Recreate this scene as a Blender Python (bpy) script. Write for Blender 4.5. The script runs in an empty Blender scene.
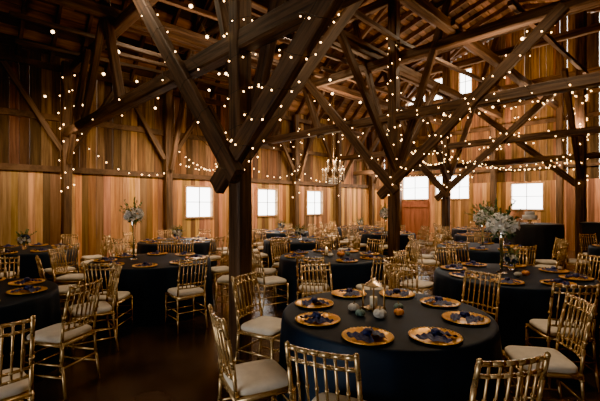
import bpy, bmesh, math, random
from mathutils import Vector, Matrix, noise
R=random.Random(7)
scene=bpy.context.scene
COL=scene.collection
TH=math.atan2(.698,.716)
ROT=Matrix.Rotation(TH,4,'Z')
def B(u,v,z): return ROT@Vector((u,v,z))

# ---------------- materials ----------------
def newmat(name):
    m=bpy.data.materials.new(name); m.use_nodes=True
    nt=m.node_tree; bs=nt.nodes['Principled BSDF']
    return m,nt,bs
def simple(name,col,rough=.5,metal=0,noise_amt=.15,scale=20,**kw):
    m,nt,bs=newmat(name)
    bs.inputs['Roughness'].default_value=rough; bs.inputs['Metallic'].default_value=metal
    tc=nt.nodes.new('ShaderNodeTexCoord'); n=nt.nodes.new('ShaderNodeTexNoise'); n.inputs['Scale'].default_value=scale
    nt.links.new(tc.outputs['Object'],n.inputs['Vector'])
    r=nt.nodes.new('ShaderNodeValToRGB')
    c=Vector(col)
    r.color_ramp.elements[0].color=(*(c*(1-noise_amt)),1); r.color_ramp.elements[1].color=(*(c*(1+noise_amt)),1)
    r.color_ramp.elements[0].position=.3; r.color_ramp.elements[1].position=.7
    nt.links.new(n.outputs['Fac'],r.inputs['Fac']); nt.links.new(r.outputs['Color'],bs.inputs['Base Color'])
    for k,v in kw.items(): bs.inputs[k].default_value=v
    return m
def wood(name,c1,c2,scl,rough=.75,attr=False,coord=None):
    m,nt,bs=newmat(name)
    tc=nt.nodes.new('ShaderNodeTexCoord'); mp=nt.nodes.new('ShaderNodeMapping'); mp.inputs['Scale'].default_value=scl
    n=nt.nodes.new('ShaderNodeTexNoise'); n.inputs['Scale'].default_value=1.0; n.inputs['Detail'].default_value=6; n.inputs['Roughness'].default_value=.65
    r=nt.nodes.new('ShaderNodeValToRGB'); r.color_ramp.elements[0].color=(*c1,1); r.color_ramp.elements[1].color=(*c2,1)
    r.color_ramp.elements[0].position=.35; r.color_ramp.elements[1].position=.68
    src=tc.outputs['Object']
    if coord:
        ca=nt.nodes.new('ShaderNodeAttribute'); ca.attribute_name=coord; src=ca.outputs['Vector']
    nt.links.new(src,mp.inputs['Vector']); nt.links.new(mp.outputs['Vector'],n.inputs['Vector']); nt.links.new(n.outputs['Fac'],r.inputs['Fac'])
    out=r.outputs['Color']
    if attr:
        a=nt.nodes.new('ShaderNodeAttribute'); a.attribute_name='Col'
        mx=nt.nodes.new('ShaderNodeMix'); mx.data_type='RGBA'; mx.blend_type='MULTIPLY'; mx.inputs['Factor'].default_value=1
        nt.links.new(out,mx.inputs['A']); nt.links.new(a.outputs['Color'],mx.inputs['B']); out=mx.outputs['Result']
    nt.links.new(out,bs.inputs['Base Color'])
    bmp=nt.nodes.new('ShaderNodeBump'); bmp.inputs['Strength'].default_value=.35; bmp.inputs['Distance'].default_value=.02
    nt.links.new(n.outputs['Fac'],bmp.inputs['Height']); nt.links.new(bmp.outputs['Normal'],bs.inputs['Normal'])
    bs.inputs['Roughness'].default_value=rough
    return m
def emis(name,col,st):
    m,nt,bs=newmat(name)
    bs.inputs['Base Color'].default_value=(*col,1)
    bs.inputs['Emission Color'].default_value=(*col,1); bs.inputs['Emission Strength'].default_value=st
    m.cycles.emission_sampling='NONE'
    return m
M_timber=wood('old_timber',(.022,.012,.007),(.12,.066,.035),(1.2,22,22),.7,False,'wc')
M_trim=wood('trim_timber',(.026,.014,.007),(.12,.066,.036),(3,3,3))
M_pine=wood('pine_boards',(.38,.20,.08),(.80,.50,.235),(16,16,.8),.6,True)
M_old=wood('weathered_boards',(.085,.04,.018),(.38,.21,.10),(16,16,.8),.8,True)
M_roof=wood('roof_boards',(.11,.055,.027),(.38,.21,.11),(.8,9,9),.8,True)
M_skin=simple('roof_metal',(.1,.1,.1),.6,.5)
M_gold=simple('gold_lacquer',(.64,.44,.22),.27,.72,.15,30)
M_charger=simple('gold_charger',(1.0,.54,.13),.28,.82,.1,60)
M_cush=simple('ivory_cushion',(.70,.62,.50),.85,0,.08,15)
M_navy=simple('navy_linen',(.005,.016,.034),.6,0,.2,6,**{'Specular IOR Level':.3})
M_nap=simple('navy_napkin',(.014,.024,.10),.5,0,.3,40)
M_black=simple('black_linen',(.008,.009,.011),.6,0,.2,6)
M_bulb=emis('warm_bulb',(1,.56,.20),19)
M_globe=emis('globe_bulb',(1,.64,.32),16)
M_flame=emis('candle_flame',(1,.6,.2),20)
M_wire=simple('wire',(.01,.01,.01),.6)
M_red=wood('red_brown_paint',(.14,.04,.02),(.28,.10,.05),(9,9,.9),.6)
M_white=simple('white_paint',(.6,.58,.54),.5)
M_petal=simple('white_petal',(.92,.88,.8),.7,0,.06,60)
M_bluepetal=simple('blue_petal',(.05,.09,.22),.7,0,.3,60)
M_leaf=simple('leaf',(.07,.13,.05),.6,0,.4,30)
M_pumw=simple('white_pumpkin',(.62,.58,.5),.55,0,.12,15)
M_pumo=simple('orange_pumpkin',(.75,.25,.04),.5,0,.2,15)
M_pumg=simple('green_pumpkin',(.13,.20,.17),.55,0,.3,15)
M_stem=simple('pumpkin_stem',(.2,.15,.07),.8)
M_wax=simple('candle_wax',(.8,.72,.55),.5)
M_glass=simple('clear_glass',(.95,.97,.96),.04,0,.01,5,**{'Transmission Weight':1.0,'IOR':1.25})
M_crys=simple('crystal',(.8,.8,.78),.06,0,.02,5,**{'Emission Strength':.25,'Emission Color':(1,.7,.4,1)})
M_floor,nt,bs=newmat('stained_concrete')
tc=nt.nodes.new('ShaderNodeTexCoord'); n=nt.nodes.new('ShaderNodeTexNoise'); n.inputs['Scale'].default_value=1.3; n.inputs['Detail'].default_value=8
r=nt.nodes.new('ShaderNodeValToRGB'); r.color_ramp.elements[0].color=(.028,.018,.014,1); r.color_ramp.elements[1].color=(.08,.054,.042,1)
r.color_ramp.elements[0].position=.35; r.color_ramp.elements[1].position=.7
nt.links.new(tc.outputs['Object'],n.inputs['Vector']); nt.links.new(n.outputs['Fac'],r.inputs['Fac']); nt.links.new(r.outputs['Color'],bs.inputs['Base Color'])
r2=nt.nodes.new('ShaderNodeMapRange'); r2.inputs['To Min'].default_value=.12; r2.inputs['To Max'].default_value=.34
nt.links.new(n.outputs['Fac'],r2.inputs['Value']); nt.links.new(r2.outputs['Result'],bs.inputs['Roughness'])

# ---------------- mesh helpers ----------------
def finish(name,bm,mats,smooth=False,mw=None,parent=None):
    me=bpy.data.meshes.new(name); bm.normal_update(); bm.to_mesh(me); bm.free()
    for m in mats: me.materials.append(m)
    if smooth:
        for p in me.polygons: p.use_smooth=True
    o=bpy.data.objects.new(name,me); COL.objects.link(o)
    if mw is not None: o.matrix_world=mw
    if parent: o.parent=parent
    return o
def inst(name,me,loc,rz=0,s=1):
    o=bpy.data.objects.new(name,me); COL.objects.link(o); o.location=loc; o.rotation_euler=(0,0,rz); o.scale=(s,s,s); return o
def tube(bm,p0,p1,r0,r1=None,seg=8,mi=0,cap=True):
    if r1 is None: r1=r0
    p0=Vector(p0); p1=Vector(p1); d=(p1-p0)
    if d.length<1e-6: return
    q=d.to_track_quat('Z','Y')
    a=[];b=[]
    for i in range(seg):
        t=2*math.pi*i/seg; w=Vector((math.cos(t),math.sin(t),0))
        a.append(bm.verts.new(p0+q@(w*r0))); b.append(bm.verts.new(p1+q@(w*r1)))
    for i in range(seg):
        f=bm.faces.new((a[i],a[(i+1)%seg],b[(i+1)%seg],b[i])); f.material_index=mi; f.smooth=True
    if cap:
        f=bm.faces.new(a[::-1]); f.material_index=mi; f=bm.faces.new(b); f.material_index=mi
def box(bm,lo,hi,mi=0,col=None,lay=None):
    v=[bm.verts.new((x,y,z)) for x in (lo[0],hi[0]) for y in (lo[1],hi[1]) for z in (lo[2],hi[2])]
    for idx in ((0,1,3,2),(4,6,7,5),(0,4,5,1),(2,3,7,6),(0,2,6,4),(1,5,7,3)):
        f=bm.faces.new([v[i] for i in idx]); f.material_index=mi
        if lay is not None:
            for l in f.loops: l[lay]=col
    return v
def lathe(bm,prof,seg=24,mi=0,c=(0,0,0),wave=None):
    rings=[]
    for k,(r,z) in enumerate(prof):
        ring=[]
        for i in range(seg):
            t=2*math.pi*i/seg; rr=r if wave is None else wave(k,r,t)
            ring.append(bm.verts.new((c[0]+rr*math.cos(t),c[1]+rr*math.sin(t),c[2]+z)))
        rings.append(ring)
    for k in range(len(rings)-1):
        for i in range(seg):
            f=bm.faces.new((rings[k][i],rings[k][(i+1)%seg],rings[k+1][(i+1)%seg],rings[k+1][i])); f.material_index=mi; f.smooth=True
    return rings
def ico(bm,c,r,sub=1,mi=0,sc=(1,1,1),jit=0):
    res=bmesh.ops.create_icosphere(bm,subdivisions=sub,radius=r)
    fs=set()
    for v in res['verts']:
        k=1+(R.random()-.5)*jit
        v.co=Vector((v.co.x*sc[0]*k+c[0],v.co.y*sc[1]*k+c[1],v.co.z*sc[2]*k+c[2]))
        for f in v.link_faces: fs.add(f)
    for f in fs: f.material_index=mi; f.smooth=True
FB=bmesh.new(); WC=FB.verts.layers.float_vector.new('wc'); BN=[0]
def beam(p0,p1,w,h,up=(0,0,1)):
    bm=FB
    p0=Vector(p0);p1=Vector(p1); d=p1-p0; L=d.length; x=d.normalized()
    u=Vector(up)
    if abs(x.dot(u))>.95: u=B(1,0,0)
    y=u.cross(x).normalized(); z=x.cross(y)
    BN[0]+=1; o=Vector((BN[0]*7.3,BN[0]*.77,BN[0]*1.31))
    n=max(2,int(L/.45)); prev=None; ch=min(w,h)*.12
    for i in range(n+1):
        xx=L*i/n; ring=[]
        a,b=w/2,h/2
        for (yy,zz) in ((-a+ch,-b),(a-ch,-b),(a,-b+ch),(a,b-ch),(a-ch,b),(-a+ch,b),(-a,b-ch),(-a,-b+ch)):
            j=.006
            yj,zj=yy+R.uniform(-j,j),zz+R.uniform(-j,j)
            vv=bm.verts.new(p0+x*xx+y*yj+z*zj); vv[WC]=o+Vector((xx,yj,zj)); ring.append(vv)
        if prev:
            for k in range(8): bm.faces.new((prev[k],prev[(k+1)%8],ring[(k+1)%8],ring[k]))
        else: bm.faces.new(ring[::-1])
        prev=ring
    bm.faces.new(prev)

# ---------------- shell ----------------
WA=10.6; WB=16.2; WR=-2.4; WF=-3.2
PROF=[(10.75,5.0),(8.3,7.5),(4.1,8.7),(-.1,7.5),(-2.55,5.0)]
def roofz(v):
    for (a,za),(b,zb) in zip(PROF[:-1],PROF[1:]):
        if b<=v<=a: return za+(zb-za)*(v-a)/(b-a)
    return 5.0
bm=bmesh.new(); box(bm,(WF-.3,WR-.3,-.1),(WB+.3,WA+.3,0)); finish('floor',bm,[M_floor],mw=ROT)

WIN_A=[(5.95,.87,1.24,2.14),(8.65,.87,1.24,2.14),(11.1,.87,1.24,2.14)]
WIN_B=[(8.9,1.3,1.88,2.9),(6.85,.8,1.88,2.85),(7.75,.32,1.88,2.85),(4.3,1.05,1.45,2.4)]
GAB=[(8.9,.95,5.65,6.6),(7.75,.85,6.1,7.2),(6.6,.5,6.3,7.3),(2.6,.3,5.2,6.2)]
FILL_OPEN=(1.6,1.9,0.0,2.1)  # added opening behind the camera, lets in fill daylight
def planks(axis,pos,th,lo,hi,z0,ztop,width,gap,holes,mat,name,var=.35):
    bm=bmesh.new(); lay=bm.loops.layers.color.new('Col')
    s=lo
    while s<hi-.02:
        w=width*R.uniform(.8,1.2); e=min(s+w,hi)
        zt=ztop(.5*(s+e)) if callable(ztop) else ztop
        g=gap*R.uniform(.1,1.3)
        xs=[s,e-g]
        for (c,ww,a,b) in holes:
            for q in (c-ww/2,c+ww/2):
                if s<q<e-g: xs.append(q)
        xs=sorted(xs)
        k=R.uniform(1-var,1.1); kc=(k,k*R.uniform(.88,1.05),k*R.uniform(.75,1.05),1)
        off=R.uniform(-.006,.006)
        for x0,x1 in zip(xs[:-1],xs[1:]):
            if x1-x0<.002: continue
            mid=(x0+x1)/2; seg=[(z0,zt)]
            for (c,ww,a,b) in holes:
                if abs(mid-c)<ww/2:
                    ns=[]
                    for (p,q) in seg:
                        if b<=p or a>=q: ns.append((p,q)); continue
                        if a>p: ns.append((p,a))
                        if b<q: ns.append((b,q))
                    seg=ns
            for (p,q) in seg:
                if axis=='u': box(bm,(x0,pos+off,p),(x1,pos+th+off,q),0,kc,lay)
                else: box(bm,(pos+off,x0,p),(pos+th+off,x1,q),0,kc,lay)
        s=e
    return finish(name,bm,[mat],mw=ROT)
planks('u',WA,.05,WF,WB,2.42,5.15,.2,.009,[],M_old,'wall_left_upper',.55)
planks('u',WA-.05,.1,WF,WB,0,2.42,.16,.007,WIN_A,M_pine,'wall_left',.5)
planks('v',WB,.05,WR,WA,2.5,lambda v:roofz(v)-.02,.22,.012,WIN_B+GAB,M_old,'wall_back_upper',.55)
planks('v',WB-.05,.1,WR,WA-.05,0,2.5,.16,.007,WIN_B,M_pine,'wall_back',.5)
planks('u',WR-.05,.05,WF,WB,0,5.15,.25,.006,[],M_old,'wall_right')
planks('v',WF-.05,.05,WR,WA,0,lambda v:roofz(v)-.02,.25,.006,[FILL_OPEN],M_old,'wall_front')
bm=bmesh.new(); lay=bm.loops.layers.color.new('Col')
for (a,za),(b,zb) in zip(PROF[:-1],PROF[1:]):
    L=math.hypot(b-a,zb-za); n=int(L/.22); dv=(b-a)/L; dz=(zb-za)/L
    nv,nz=-dz,dv
    if nz<0: nv,nz=-nv,-nz
    for i in range(n):
        s0=L*i/n+.006; s1=L*(i+1)/n-.012
        u=WF-.2
        while u<WB+.2:
            ue=min(u+R.uniform(2.5,4.5),WB+.2); k=R.uniform(.3,1.15); kc=(k,k*.97,k*R.uniform(.85,1.05),1)
            vs=[]
            for uu in (u,ue-.01):
                for ss in (s0,s1):
                    for t in (0,.025):
                        vs.append(bm.verts.new((uu,a+dv*ss+nv*t,za+dz*ss+nz*t)))
            for idx in ((0,1,3,2),(4,6,7,5),(0,4,5,1),(2,3,7,6),(0,2,6,4),(1,5,7,3)):
                f=bm.faces.new([vs[q] for q in idx])
                for l in f.loops: l[lay]=kc
            u=ue
finish('ceiling',bm,[M_roof],mw=ROT)
bm=bmesh.new()
pr=[bm.verts.new((u,v,z+.08)) for u in (WF-.3,WB+.3) for (v,z) in PROF]
for i in range(4): bm.faces.new((pr[i],pr[i+1],pr[i+6],pr[i+5]))
finish('roof_metal_sheet',bm,[M_skin],mw=ROT)
bm=bmesh.new()
u=WF+.3
while u<WB:
    for (a,za),(b,zb) in zip(PROF[:-1],PROF[1:]):
        L=math.hypot(b-a,zb-za); dv=(b-a)/L; dz=(zb-za)/L; nv,nz=-dz,dv
        if nz<0: nv,nz=-nv,-nz
        vs=[bm.verts.new((uu,a+dv*s-nv*t,za+dz*s-nz*t)) for uu in (u-.035,u+.035) for s in (0,L) for t in (.005,.15)]
        for idx in ((0,1,3,2),(4,6,7,5),(0,4,5,1),(2,3,7,6),(0,2,6,4),(1,5,7,3)): bm.faces.new([vs[q] for q in idx])
    u+=.62
finish('roof_rafters',bm,[M_trim],mw=ROT)
bm=bmesh.new(); box(bm,(WF,WA-.12,2.38),(WB-.1,WA-.06,2.52)); finish('trim_1',bm,[M_trim],mw=ROT)
bm=bmesh.new(); box(bm,(WB-.12,WR,2.93),(WB-.06,WA-.15,3.03)); finish('trim_2',bm,[M_trim],mw=ROT)
for i,z in enumerate((3.6,4.8)):
    bm=bmesh.new(); box(bm,(WF,WA-.10,z),(WB-.1,WA-.01,z+.14)); finish('trim_%d'%(3+i),bm,[M_trim],mw=ROT)
for i,z in enumerate((4.6,5.4)):
    bm=bmesh.new(); box(bm,(WB-.12,WR+1.2,z),(WB-.01,9.4,z+.14)); finish('trim_%d'%(5+i),bm,[M_trim],mw=ROT)
M_pfr=wood('pine_frame',(.35,.2,.09),(.6,.38,.18),(6,6,6),.6)
def portal(loc,d,w,h):
    L=bpy.data.lights.new('window_or_fill_portal','AREA'); L.shape='RECTANGLE'; L.size=w; L.size_y=h
    L.cycles.is_portal=True
    o=bpy.data.objects.new('window_or_fill_daylight',L); COL.objects.link(o); o.location=loc
    o.rotation_euler=d.to_track_quat('-Z','Z').to_euler()
def window(n,axis,pos,c,w,z0,z1,mx=1,mz=1):
    bm=bmesh.new()
    def bx(a0,a1,b0,b1,d0=-.03,d1=.03,mi=0):
        if axis=='u': box(bm,(a0,pos+d0,b0),(a1,pos+d1,b1),mi)
        else: box(bm,(pos+d0,a0,b0),(pos+d1,a1,b1),mi)
    lo,hi=c-w/2,c+w/2
    bx(lo-.05,lo,z0-.05,z1+.05); bx(hi,hi+.05,z0-.05,z1+.05); bx(lo,hi,z0-.05,z0); bx(lo,hi,z1,z1+.05)
    for i in range(1,mx+1):
        q=lo+w*i/(mx+1); bx(q-.010,q+.010,z0,z1,-.012,.012,1)
    for i in range(1,mz+1):
        q=z0+(z1-z0)*i/(mz+1); bx(lo,hi,q-.010,q+.010,-.012,.012,1)
    finish('window_%d'%n,bm,[M_pfr,M_trim],mw=ROT)
    if axis=='u': portal(B(c,pos+.05,(z0+z1)/2),B(0,-1,0),w,z1-z0)
    else: portal(B(pos+.05,c,(z0+z1)/2),B(-1,0,0),w,z1-z0)
k=1
for w in WIN_A: window(k,'u',WA-.06,*w); k+=1
for w in WIN_B: window(k,'v',WB-.06,*w); k+=1
for w in GAB: window(k,'v',WB-.03,*w); k+=1
portal(B(WF-.06,FILL_OPEN[0],FILL_OPEN[3]/2),B(1,0,0),FILL_OPEN[1],FILL_OPEN[3])  # portal of the added fill opening, not a window
bm=bmesh.new(); a,b=FILL_OPEN[0]-FILL_OPEN[1]/2,FILL_OPEN[0]+FILL_OPEN[1]/2; zt=FILL_OPEN[3]
box(bm,(WF+.01,a-.12,0),(WF+.06,a,zt)); box(bm,(WF+.01,b,0),(WF+.06,b+.12,zt)); box(bm,(WF+.01,a-.12,zt),(WF+.06,b+.12,zt+.14))
finish('trim_7',bm,[M_trim],mw=ROT)  # frame around the added fill opening
bm=bmesh.new(); 
for i in range(6):
    v0=8.2+i*.235; box(bm,(WB-.12,v0,0.02),(WB-.065,v0+.225,1.78))
for z in (.25,1.5): box(bm,(WB-.15,8.2,z),(WB-.12,9.6,z+.12))
finish('door_1',bm,[M_red],mw=ROT)

# ---------------- timber frame ----------------
posts=[]
def post(u,v,z1,w): 
    beam(B(u,v,0),B(u,v,z1),w,w); p=B(u,v,0); posts.append((p.x,p.y))
bents=[(2.34,3.3,.19,3.3,4.9),(7.4,4.6,.21,3.55,4.9),(12.4,5.7,.21,3.55,4.9)]
for i,(u,v,w,zl,zu) in enumerate(bents):
    post(u,v,7.6,w)
    beam(B(u,10.4,zl),B(u,-2.3,zl),.18,.2)
    beam(B(u+.16,10.4,zu),B(u+.16,-2.3,zu),.18,.2)
    beam(B(u-.15,v-.15,1.88),B(u-.15,v+3.2,5.6),.1,.2)
    beam(B(u-.1,v+.3,1.8),B(u-.1,v-3.2,4.8),.1,.2)
    beam(B(u+.12,v+.1,2.5),B(u+.12,v+1.3,6.5),.1,.15)
    beam(B(u+.12,v-.1,2.6),B(u+.12,v-1.6,6.9),.1,.15)
    beam(B(u+.1,v+.1,2.1),B(u+2.3,v+.1,4.8),.1,.15)
    if i: beam(B(u-.1,v-.1,2.4),B(u-2.0,v-.1,4.8),.1,.15)
    beam(B(u,9.4,6.2),B(u,-1.2,6.2),.14,.2)
    beam(B(u,6.8,3.4),B(u,8.4,7.3),.14,.16)
    beam(B(u,8.9,3.4),B(u,7.0,6.2),.12,.14)
for u in (2.34,4.87,7.4,9.9,12.4,14.8):
    post(u,10.38,5.0,.2)
    beam(B(u,10.2,2.6),B(u,8.7,4.85 if u in(2.34,7.4,12.4) else 6.4),.1,.15)
    beam(B(u+.1,10.38,2.9),B(u+1.2,10.38,4.7),.1,.12)
    beam(B(u-.1,10.38,2.9),B(u-1.2,10.38,4.7),.1,.12)
for u in (4.87,9.9,14.8):
    beam(B(u,9.6,5.8),B(u,-1.4,5.8),.12,.18)
    beam(B(u,9.0,5.8),B(u,6.0,7.9),.1,.14)
post(13.5,2.2,7.8,.25)
post(15.9,5.4,7.6,.2); post(15.9,3.2,7.6,.2); post(15.9,9.6,5.6,.2)
for v,z in ((8.2,7.18),(6.0,7.75),(4.1,8.35),(1.5,7.7),(0,7.18)):
    beam(B(WF,v,z),B(WB-.15,v,z),.16,.2)
for v,z in ((3.3,5.1),(5.2,5.1),(7.4,5.1)):
    beam(B(WF,v,z),B(WB-.15,v,z),.17,.2)
beam(B(13.5,2.3,2.2),B(13.5,5.2,4.9),.12,.18)
beam(B(13.4,2.2,2.4),B(11.4,2.2,5.0),.12,.18)
beam(B(13.5,10.4,3.0),B(13.5,-2.3,3.0),.15,.18)
for i in range(9):
    v=4.0+i*.75+R.uniform(-.1,.1)
    beam(B(2.0+R.uniform(-1.5,1),v,5.06),B(7.5+R.uniform(0,1),v+R.uniform(-.5,.5),5.2),.09,.09)
for i in range(7):
    v=1.0+i*1.1+R.uniform(-.1,.1)
    beam(B(7.2,v,5.1),B(12.8+R.uniform(0,1),v+R.uniform(-.6,.6),5.2),.09,.09)
finish('timber_frame',FB,[M_timber])

# ---------------- chair ----------------
def chair_mesh():
    bm=bmesh.new(); hw=.19; 
    yb=-.19; yf=.19; G=0
    for s in (-1,1):
        pts=[(s*.195,yb-.05,0),(s*.185,yb-.01,.25),(s*.18,yb,.45),(s*.18,yb-.015,.62),(s*.178,yb-.05,.80),(s*.175,yb-.08,.92)]
        for a,b in zip(pts[:-1],pts[1:]): tube(bm,a,b,.0135,.0130,8,G)
        ico(bm,pts[-1],.016,1,G)
        for z,y in ((.66,yb-.022),(.40,yb)): tube(bm,(s*.18,y,z-.008),(s*.18,y,z+.008),.019,.019,8,G)
        tube(bm,(s*.195,yf+.01,0),(s*.19,yf,.44),.012,.015,8,G)
        for z in (.12,.28,.40): tube(bm,(s*.192,yf+.003,z-.007),(s*.192,yf+.003,z+.007),.019,.019,8,G)
        for z in (.16,.26): tube(bm,(s*.19,yb-.02,z),(s*.193,yf+.005,z),.009,.009,6,G)
        tube(bm,(s*.185,yb,.425),(s*.19,yf,.425),.016,.016,6,G)
    for z in (.20,.30):
        tube(bm,(-.193,yf+.005,z),(.193,yf+.005,z),.009,.009,6,G)
    tube(bm,(-.187,yb-.02,.24),(.187,yb-.02,.24),.009,.009,6,G)
    tube(bm,(-.19,yf,.425),(.19,yf,.425),.016,.016,6,G); tube(bm,(-.185,yb,.425),(.185,yb,.425),.016,.016,6,G)
    def by(z): return yb-.015-(z-.62)*.19
    def rail(z,r):
        prev=None
        for i in range(7):
            x=-.178+.356*i/6; p=(x,by(z)-.028*(1-(x/.178)**2),z)
            if prev: tube(bm,prev,p,r,r,6,G)
            prev=p
    rail(.905,.013); rail(.845,.010); rail(.60,.010); rail(.545,.010)
    for i in range(6):
        x=-.128+.256*i/5
        k=.028*(1-(x/.178)**2)
        tube(bm,(x,by(.545)-k,.545),(x,by(.905)-k,.905),.0075,.0075,6,G)
        tube(bm,(x,by(.72)-k-.0,.715),(x,by(.72)-k,.73),.011,.011,6,G)
    box(bm,(-.185,yb,.415),(.185,yf,.44),G)
    prof=[(.0,.440),(.9,.440),(1.0,.452),(1.0,.475),(.93,.49),(.6,.497),(0.02,.5)]
    rings=[]
    for (r,z) in prof:
        ring=[]
        for i in range(28):
            t=2*math.pi*i/28; c,s=math.cos(t),math.sin(t)
            e=.35
            x=math.copysign(abs(c)**e,c)*.195*max(r,.02); y=math.copysign(abs(s)**e,s)*.195*max(r,.02)+.005
            ring.append(bm.verts.new((x,y,z)))
        rings.append(ring)
    for a,b in zip(rings[:-1],rings[1:]):
        for i in range(28):
            f=bm.faces.new((a[i],a[(i+1)%28],b[(i+1)%28],b[i])); f.material_index=1; f.smooth=True
    f=bm.faces.new(rings[-1]); f.material_index=1
    me=bpy.data.meshes.new('dining_chair'); bm.normal_update(); bm.to_mesh(me); bm.free()
    me.materials.append(M_gold); me.materials.append(M_cush)
    return me
CH=chair_mesh()
# ---------------- tables ----------------
TR=.88
def cloth(r,h,mat,name,nf=22,fl=.05):
    bm=bmesh.new()
    prof=[(.02,h),(r*.5,h),(r-.03,h),(r-.008,h-.003),(r,h-.014)]+[(r+.004,h-(h-.005)*t) for t in (.08,.2,.35,.5,.65,.8,.92,1)]
    ph=R.uniform(0,6)
    def wave(k,rr,t):
        if k<5: return rr
        q=(k-4)/8
        return rr+fl*q*(.5+.35*math.sin(nf*t+ph+1.3*math.sin(3*t))+.15*math.sin(nf*.5*t+ph*2))
    rings=lathe(bm,prof,132,0,(0,0,0),wave)
    bm.faces.new(rings[0])
    me=bpy.data.meshes.new(name); bmesh.ops.recalc_face_normals(bm,faces=bm.faces[:]); bm.to_mesh(me); bm.free(); me.materials.append(mat); return me
TABLES=[cloth(TR,.75,M_navy,'dining_table',n,.07) for n in (22,26,18)]
NEAR=cloth(.81,.75,M_navy,'dining_table',20,.055)
T=[(.67,3.02),(2.6,4.7),(.55,6.35),(-2.3,5.9),(-3.3,3.55),(-5.3,7.3),(-2.9,9.0),(0,9.3),(3.75,7.8),(-.6,12.2),(2.6,11.6),(5.3,10.7),(2.3,14.5),(6.3,13.4),(6.8,7.5)]
for i,(x,y) in enumerate(T): inst('dining_table',NEAR if i==0 else TABLES[i%3],(x,y,0),R.uniform(0,6))
chairs=[]
def put_chair(x,y,tx,ty,force=False,jit=True):
    if not force:
        for (a,b) in chairs:
            if math.hypot(x-a,y-b)<.53: return
        for (a,b) in posts:
            if math.hypot(x-a,y-b)<.42: return
        for (a,b) in T:
            if (a,b)!=(tx,ty) and math.hypot(x-a,y-b)<TR+.33: return
        if math.hypot(x-5.3,y-8.6)<.95: return
        v=-.698*x+.716*y
        if v>10.0 or math.hypot(x,y)<1.2: return
    chairs.append((x,y))
    rz=math.atan2(ty-y,tx-x)-math.pi/2+(R.uniform(-.12,.12) if jit else 0)
    inst('dining_chair',CH,(x,y,0),rz)
SR=1.17
for a,s in ((-115,1.09),(-78,1.09),(-11,1.12),(150,1.14),(35,SR),(110,SR),(70,SR)):
    t=math.radians(a); put_chair(T[0][0]+s*math.cos(t),T[0][1]+s*math.sin(t),*T[0],force=True,jit=False)
put_chair(-.29,2.52,.6,2.95,force=True,jit=False)
put_chair(-1.93,2.36,-3.1,3.5,force=True,jit=False)
offs=[0,20,12,-93,-8,10,0,15,30,5,20,0,10,30,12]
for i,(x,y) in enumerate(T[1:],1):
    for k in range(9 if i!=3 else 8):
        t=math.radians(offs[i]+k*(40 if i!=3 else 45)); rr=SR+R.uniform(0,.1)
        put_chair(x+rr*math.cos(t),y+rr*math.sin(t),x,y)
bm=bmesh.new()
rg=lathe(bm,[(.005,.004),(.10,.004),(.115,.007),(.15,.017),(.162,.021),(.166,.019),(.160,.013),(.11,0.0),(.005,0)],36,0)
for i in range(36):
    t=2*math.pi*i/36; ico(bm,(.158*math.cos(t),.158*math.sin(t),.0205),.006,1,0)
bmesh.ops.recalc_face_normals(bm,faces=bm.faces[:])
PL=bpy.data.meshes.new('charger_plate'); bm.to_mesh(PL); bm.free(); PL.materials.append(M_charger)
for p in PL.polygons: p.use_smooth=True
def napkin_mesh(seed):
    bm=bmesh.new()
    for s,ang in ((1,.3),(-1,math.pi-.2)):
        n,m=10,9; g=[]
        for i in range(n):
            t=i/(n-1); row=[]
            for j in range(m):
                q=(j/(m-1)-.5)
                w=.022+.06*t
                x=.015+.085*t; y=q*w*2
                z=.014+.018*(1-t)+.010*math.sin(j*2.4+seed)*(.3+t)+.006*math.sin(i*1.7+seed)
                c,sn=math.cos(ang+q*.5),math.sin(ang+q*.5)
                row.append(bm.verts.new((x*c-y*sn,x*sn+y*c,max(z,.009))))
            g.append(row)
        for i in range(n-1):
            for j in range(m-1):
                f=bm.faces.new((g[i][j],g[i+1][j],g[i+1][j+1],g[i][j+1])); f.smooth=True
    ico(bm,(0,0,.036),.03,2,0,(1.1,.8,.85),.12)
    ico(bm,(.01,.018,.044),.02,2,0,(1.3,.8,.9),.12)
    me=bpy.data.meshes.new('napkin'); bm.to_mesh(me); bm.free(); me.materials.append(M_nap); return me
NP=[napkin_mesh(s) for s in (1,4,7)]
def setting(x,y,rot):
    inst('charger_plate',PL,(x,y,.7505),rot); inst('napkin',NP[R.randrange(3)],(x,y,.7535),rot+R.uniform(-.5,.5),1.05)
for (x,y) in ((.46,3.58),(.91,3.57),(1.20,3.26),(1.22,2.80),(.86,2.42),(.43,2.42),(.13,2.78),(.12,3.23)):
    setting(x,y,R.uniform(0,6))
for i,(x,y) in enumerate(T[1:],1):
    n=8
    for k in range(n):
        t=2*math.pi*(k+.3)/n; setting(x+.66*math.cos(t),y+.66*math.sin(t),t)
def pumpkin(mat):
    bm=bmesh.new(); seg=48
    prof=[]
    for i in range(13):
        a=-math.pi/2+math.pi*i/12; prof.append((max(.004,.05*math.cos(a)),.034*math.sin(a)*(1-.25*max(0,1-abs(math.cos(a))*2))+.034))
    lathe(bm,prof,seg,0,(0,0,0),lambda k,r,t:r*(1-.11*(.5+.5*math.cos(10*t))))
    tube(bm,(0,0,.058),(.004,.003,.075),.007,.005,6,1); tube(bm,(.004,.003,.075),(.014,.004,.085),.005,.004,6,1)
    me=bpy.data.meshes.new('pumpkin'); bm.to_mesh(me); bm.free(); me.materials.append(mat); me.materials.append(M_stem); return me
PW,PO,PG=pumpkin(M_pumw),pumpkin(M_pumo),pumpkin(M_pumg)
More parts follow.
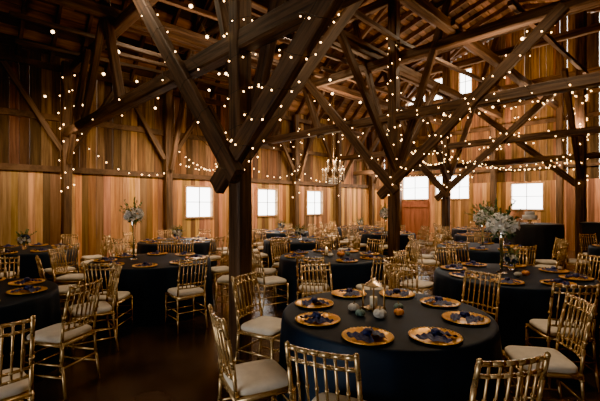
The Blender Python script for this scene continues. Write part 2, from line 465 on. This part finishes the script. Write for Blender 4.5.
def lantern_mesh():
    bm=bmesh.new(); w=.06
    box(bm,(-w-.01,-w-.01,0),(w+.01,w+.01,.015),0); box(bm,(-w-.01,-w-.01,.19),(w+.01,w+.01,.2),0)
    for sx in (-1,1):
        for sy in (-1,1): box(bm,(sx*w-.005,sy*w-.005,.015),(sx*w+.005,sy*w+.005,.19),0)
    rg=lathe(bm,[(.09,.2),(.03,.235),(.02,.25),(.004,.255)],4,0)
    prev=None
    for i in range(9):
        a=math.pi*i/8; p=(.025*math.cos(a),0,.25+.03*math.sin(a))
        if prev: tube(bm,prev,p,.003,.003,5,0)
        prev=p
    tube(bm,(0,0,.015),(0,0,.10),.03,.03,16,1); tube(bm,(0,0,.10),(0,0,.11),.002,.002,5,0)
    ico(bm,(0,0,.122),.009,2,2,(.8,.8,1.8))
    me=bpy.data.meshes.new('candle_lantern'); bm.to_mesh(me); bm.free()
    for m in (M_gold,M_wax,M_flame): me.materials.append(m)
    return me
LN=lantern_mesh()
inst('candle_lantern',LN,(.60,3.10,.751),.6,1.0)
inst('pumpkin',PW,(.43,3.04,.751),.2,.95); inst('pumpkin',PG,(.46,2.90,.751),1,.8); inst('pumpkin',PW,(.60,2.85,.751),1,1.05); inst('pumpkin',PO,(.76,2.92,.751),1,.8); inst('pumpkin',PG,(.80,3.08,.751),2,.8)
def bouquet(h,rad,tall=True,seed=0,nfl=26,blue=False):
    rr=random.Random(seed); bm=bmesh.new()
    if tall:
        prof=[(.002,0),(.06,0),(.062,.008),(.02,.03),(.014,.1),(.016,h*.5),(.026,h*.8),(.05,h)]
        lathe(bm,prof,20,0)
        for i in range(5):
            t=i*1.25; tube(bm,(.006*math.cos(t),.006*math.sin(t),.06),(.03*math.cos(t),.03*math.sin(t),h+.06),.003,.003,5,2)
    else:
        lathe(bm,[(.002,0),(.04,0),(.05,.03),(.05,h*.8),(.045,h)],20,0)
    c=Vector((0,0,h+rad*.55))
    for i in range(nfl):
        z=1-(i+.5)/nfl*1.7; t=i*2.39996; s=math.sqrt(max(0,1-z*z)); d=Vector((s*math.cos(t),s*math.sin(t),z*.8))
        p=c+d*rad*rr.uniform(.6,1.0); fr=rad*rr.uniform(.22,.36)
        mi=1 if not(blue and i%3==0) else 3
        ico(bm,p,fr*.6,1,mi,(1,1,.9),.15)
        q=d.to_track_quat('Z','Y')
        for lay,(pn,op) in enumerate(((5,.55),(6,.95))):
            for k in range(pn):
                a=2*math.pi*k/pn+lay*.5
                vs=[]
                for (aa,hh,ro) in ((-.5,-.35,.4),(.5,-.35,.4),(.55,.35,op),(0,.5,op*1.15),(-.55,.35,op)):
                    vs.append(bm.verts.new(p+q@Vector((math.cos(a+aa)*fr*ro,math.sin(a+aa)*fr*ro,hh*fr))))
                f=bm.faces.new(vs); f.material_index=mi
    for i in range(120):
        t=rr.uniform(0,6.28); z=rr.uniform(-.9,.9); s=math.sqrt(1-z*z)
        d=Vector((s*math.cos(t),s*math.sin(t),z)); p=c+d*rad*rr.uniform(.5,1.0)
        L=rad*rr.uniform(.28,.5); q=(d+Vector((rr.uniform(-.6,.6),rr.uniform(-.6,.6),rr.uniform(-.5,.5)))).to_track_quat('Y','Z'); w=L*.28
        vs=[bm.verts.new(p+q@Vector(k)) for k in ((0,0,0),(w,L*.45,.1*L),(0,L,0),(-w,L*.45,.1*L))]
        f=bm.faces.new(vs); f.material_index=2
    for i in range(14):
        t=rr.uniform(0,6.28); el=rr.uniform(.2,1.4); d=Vector((math.cos(t)*math.cos(el),math.sin(t)*math.cos(el),math.sin(el)))
        p0=c+d*rad*.6; p1=c+d*rad*rr.uniform(1.4,2.3)
        tube(bm,p0,p1,.003,.0015,4,2)
        for k in range(7):
            p=p0.lerp(p1,.35+.1*k); sd=Vector((rr.uniform(-1,1),rr.uniform(-1,1),rr.uniform(-.3,1))).normalized(); L=rad*.3
            q=(d+sd).to_track_quat('Y','Z'); w=L*.3
            vs=[bm.verts.new(p+q@Vector(k2)) for k2 in ((0,0,0),(w,L*.45,0),(0,L,0),(-w,L*.45,0))]
            f=bm.faces.new(vs); f.material_index=2
    me=bpy.data.meshes.new('flower_centerpiece'); bm.to_mesh(me); bm.free()
    for m in (M_glass,M_petal,M_leaf,M_bluepetal): me.materials.append(m)
    return me
FT=bouquet(.62,.14,True,3); FT2=bouquet(.50,.17,True,5,28); FL=bouquet(.12,.12,False,8,16,True)
inst('flower_centerpiece',FT,(-2.6,5.95,.751),0)
inst('flower_centerpiece',FT2,(2.52,4.75,.751),1)
inst('flower_centerpiece',FL,(2.75,4.95,.751),1,.8)
for (i,m) in ((5,FL),(6,FL),(7,FL),(8,FT2),(9,FL),(10,FT2),(11,FT),(12,FL),(13,FL),(14,FL),(4,FL)):
    inst('flower_centerpiece',m,(T[i][0],T[i][1],.751),i)
x,y=T[2]
inst('candle_lantern',LN,(x-.1,y+.1,.751),.3); inst('pumpkin',PO,(x+.12,y-.1,.751),1,1.3); inst('pumpkin',PW,(x-.05,y-.15,.751),0,1); inst('pumpkin',PG,(x+.25,y+.05,.751),0,.9)
x,y=T[1]
inst('pumpkin',PO,(x+.12,y-.12,.751),1,.9); inst('pumpkin',PW,(x-.02,y-.2,.751),0,.9)
me=cloth(.56,1.18,M_black,'cocktail_table',16,.05); inst('cocktail_table',me,(5.3,8.6,0))
bm=bmesh.new()
lathe(bm,[(.002,0),(.09,0),(.09,.01),(.02,.02),(.02,.07),(.2,.085),(.2,.095),(.002,.095)],28,0)
for (r,z0,z1) in ((.15,.095,.19),(.1,.19,.27)):
    lathe(bm,[(.002,z0),(r,z0),(r,z1-.01),(r-.01,z1),(.002,z1)],28,1)
finish('cake_on_stand',bm,[M_gold,M_white],mw=Matrix.Translation((5.2,8.6,1.181)))
bm=bmesh.new(); box(bm,(-.9,-.35,0),(.9,.35,1.1)); bmesh.ops.subdivide_edges(bm,edges=bm.edges[:],cuts=10,use_grid_fill=True)
for v in bm.verts:
    if v.co.z<1.08:
        q=(1.1-v.co.z)/1.1; a=.03*q*math.sin(v.co.x*22+v.co.y*26)
        v.co.x*=1+a; v.co.y*=1+a*2
box(bm,(-.95,-.4,1.1),(.95,.4,1.14))
finish('bar_counter',bm,[M_black],mw=Matrix.Translation((8.3,9.6,0))@Matrix.Rotation(TH+math.pi/2,4,'Z'))

# ---------------- chandelier ----------------
bm=bmesh.new()
tube(bm,(0,0,0),(0,0,.75),.02,.012,8,0); ico(bm,(0,0,.02),.05,2,0)
for (rr,z,n) in ((.32,.25,8),(.2,.5,5)):
    for i in range(n):
        t=2*math.pi*i/n; prev=None
        for k in range(8):
            q=k/7; rad=rr*q; zz=z-.12*math.sin(q*math.pi)+.05*q
            p=(rad*math.cos(t),rad*math.sin(t),zz)
            if prev: tube(bm,prev,p,.007,.007,5,0)
            prev=p
        tube(bm,prev,(prev[0],prev[1],prev[2]+.09),.011,.011,8,3)
        ico(bm,(prev[0],prev[1],prev[2]+.11),.013,1,1,(1,1,1.7))
        for k in range(5): ico(bm,(prev[0]*.97,prev[1]*.97,prev[2]-.04-.04*k),.014,1,2,(1,1,1.3))
for k in range(24):
    t=k*.7; rad=.05+.11*((k*7)%5)/5
    for j in range(4): ico(bm,(rad*math.cos(t),rad*math.sin(t),.12-.05*j+.2*rad),.015,1,2)
tube(bm,(0,0,.75),(0,0,2.73),.006,.006,5,0)
finish('chandelier',bm,[M_gold,M_globe,M_crys,M_wax],mw=Matrix.Translation(B(8.6,7.4,2.25)))

# ---------------- string lights ----------------
def strand(name,paths,r,sp,mat=None,jit=.03):
    sp*=1.2; r*=1.08
    bm=bmesh.new()
    for pts in paths:
        pts=[Vector(p) for p in pts]; carry=R.uniform(0,sp)
        for a,b in zip(pts[:-1],pts[1:]):
            d=b-a; L=d.length
            tube(bm,a,b,.003,.003,3,1,False)
            s=carry
            while s<L:
                p=a+d*(s/L)+Vector((R.uniform(-jit,jit),R.uniform(-jit,jit),-r-R.uniform(0,jit)))
                k=r*R.uniform(.75,1.1)
                ico(bm,p,k,1,0)
                s+=sp*R.uniform(.7,1.35)
            carry=s-L
    return finish(name,bm,[mat or M_bulb,M_wire])
def sag(p0,p1,s,n=14):
    p0=Vector(p0);p1=Vector(p1)
    return [p0.lerp(p1,i/n)-Vector((0,0,4*s*(i/n)*(1-i/n))) for i in range(n+1)]
def helix(p0,p1,rad,turns):
    p0=Vector(p0);p1=Vector(p1); q=(p1-p0).to_track_quat('Z','Y'); n=int(turns*8)
    return [p0.lerp(p1,i/n)+q@Vector((rad*math.cos(i*math.pi/4),rad*math.sin(i*math.pi/4),0)) for i in range(n+1)]
u,v=2.34,3.3
strand('string_lights',[helix(B(u,v,1.95),B(u,v,5.2),.16,9)],.008,.14)
strand('string_lights',[helix(B(u-.1,v+.2,1.9),B(u-.1,v-2.6,4.3),.15,11)],.008,.12)
strand('string_lights',[helix(B(u-.15,v,2.05),B(u-.15,v+3.0,5.4),.16,8)],.009,.6)
strand('string_lights',[helix(B(u,v,3.3),B(u,10.2,3.3),.15,9)],.010,.6)
strand('string_lights',[helix(B(2.34,10.36,1.9),B(2.34,10.36,4.9),.15,8),sag(B(2.34,10.2,3.4),B(4.87,10.2,2.6),.5)],.015,.2)
u,v=7.4,4.6
strand('string_lights',[helix(B(u,v,1.8),B(u,v,5.4),.15,10)],.013,.16)
strand('string_lights',[helix(B(u-.1,v+.1,1.95),B(u-.1,v-3.0,4.65),.15,9)],.012,.15)
strand('string_lights',[helix(B(u-.15,v,2.05),B(u-.15,v+3.0,5.4),.15,7)],.013,.5)
strand('string_lights',[helix(B(u,4.2,3.5),B(u,-1,3.5),.17,10)],.012,.12)
strand('string_lights',[helix(B(u,10.2,3.5),B(u,4.6,3.5),.17,8)],.013,.4)
strand('string_lights',[helix(B(7.4,10.36,1.9),B(7.4,10.36,4.7),.15,6),helix(B(9.9,10.36,1.9),B(9.9,10.36,4.7),.15,6)],.016,.28)
strand('string_lights',[sag(B(4.87,10.2,2.9),B(7.4,10.2,3.1),.3),sag(B(4.87,10.1,3.3),B(7.4,10.1,2.9),.45)],.016,.12)
u,v=12.4,5.7
strand('string_lights',[helix(B(u,v,1.9),B(u,v,4.9),.16,8),helix(B(u,9,3.55),B(u,0,3.55),.17,12),helix(B(u-.1,v,2),B(u-.1,v-3,4.7),.2,7)],.016,.26)
strand('string_lights',[sag(B(13.4,8.5,3.0),B(13.4,5,3.1),.35),sag(B(13.4,5,3.1),B(13.4,2.2,3.1),.35),helix(B(13.5,2.2,2.2),B(13.5,2.2,5),.18,5)],.017,.17)
strand('string_lights',[sag(B(7.4,4.6,3.4),B(12.4,5.7,3.2),.5),sag(B(7.4,4.6,3.3),B(13.5,2.2,3.0),.6),sag(B(12.4,5.7,3.2),B(13.5,2.2,3.2),.4)],.015,.16)
strand('string_lights',[sag(B(9.9,10.1,2.9),B(12.4,10.1,3.0),.4),sag(B(7.4,10.1,3.0),B(9.9,10.1,3.0),.4),helix(B(12.4,10.36,1.9),B(12.4,10.36,4.7),.15,5)],.017,.26)
G=[]
for (a,b,s) in ((B(2.5,5,4.9),B(7.4,9.8,4.9),.4),(B(2.5,9.8,4.8),B(7.4,5.2,4.8),.5),(B(0,8,4.9),B(7.4,6.4,4.8),.4),(B(7.6,2,4.8),B(12.4,6,4.8),.6),(B(7.6,7,4.8),B(12.4,3,4.8),.6),(B(0,10,4.6),B(4.8,10,4.4),.5)):
    G.append(sag(a,b,s))
strand('globe_string_lights',G,.03,.75,M_globe)

# ---------------- lights ----------------
def area(name,loc,tgt,sx,sy,e,col=(1,.63,.34)):
    L=bpy.data.lights.new(name,'AREA'); L.shape='RECTANGLE'; L.size=sx; L.size_y=sy; L.energy=e; L.color=col
    o=bpy.data.objects.new(name,L); COL.objects.link(o); o.location=loc
    o.rotation_euler=(Vector(tgt)-Vector(loc)).to_track_quat('-Z','Y').to_euler(); return o
for u,e in ((1.8,40),(4.6,80),(7.4,95),(10.2,100),(13.0,100),(15.2,80)):
    area('wall_wash_fill',B(u,9.1,3.2),B(u,10.6,1.3),.8,.15,e)  # added fill without fixtures, gives the walls their warm wash
for v in (9,6.2,3.4,1):
    area('wall_wash_fill',B(14.6,v,3.5),B(16.2,v,1.4),.9,.15,90)
for (u,v,e) in ((3.5,6,55),(8.5,7,170),(13.5,7,200),(8,2.5,90),(13.5,2.5,180),(14.8,5,160)):
    area('roof_fill',B(u,v,3.8),B(u+.6,v,8),.8,.8,e,(1,.57,.29))  # added upward fill to make the roof boards visible, no fixture
for (x,y,z,e) in ((.3,3.4,5.2,85),(-2.5,5,5.0,45),(2.8,5,5.0,80),(0,8.5,5.8,80),(4,9,5.8,100),(-3,8.5,5.8,45),(2,13,6,110)):
    area('overhead_fill',(x,y,z),(x,y,0),.4,.4,e,(1,.74,.48))  # added fill from overhead for tables and chairs, no pendants hang here
L=bpy.data.lights.new('chandelier_glow','POINT'); L.energy=25; L.color=(1,.6,.3); L.shadow_soft_size=.15
o=bpy.data.objects.new('chandelier_glow',L); COL.objects.link(o); o.location=B(8.6,7.4,2.95)
w=bpy.data.worlds.new('overcast_sky'); scene.world=w; w.use_nodes=True
bg=w.node_tree.nodes['Background']; bg.inputs['Color'].default_value=(1,.97,.92,1); bg.inputs['Strength'].default_value=11.0
try: scene.view_settings.look='AgX - Punchy'
except Exception as e: print(e)
scene.view_settings.exposure=.55
# ---------------- camera ----------------
c=bpy.data.cameras.new('camera'); co=bpy.data.objects.new('camera',c); COL.objects.link(co); scene.camera=co
co.location=(0,0,1.6); co.rotation_euler=(math.radians(90),0,0); c.lens=22.8; c.sensor_width=36; c.shift_y=.0075; c.clip_start=.05
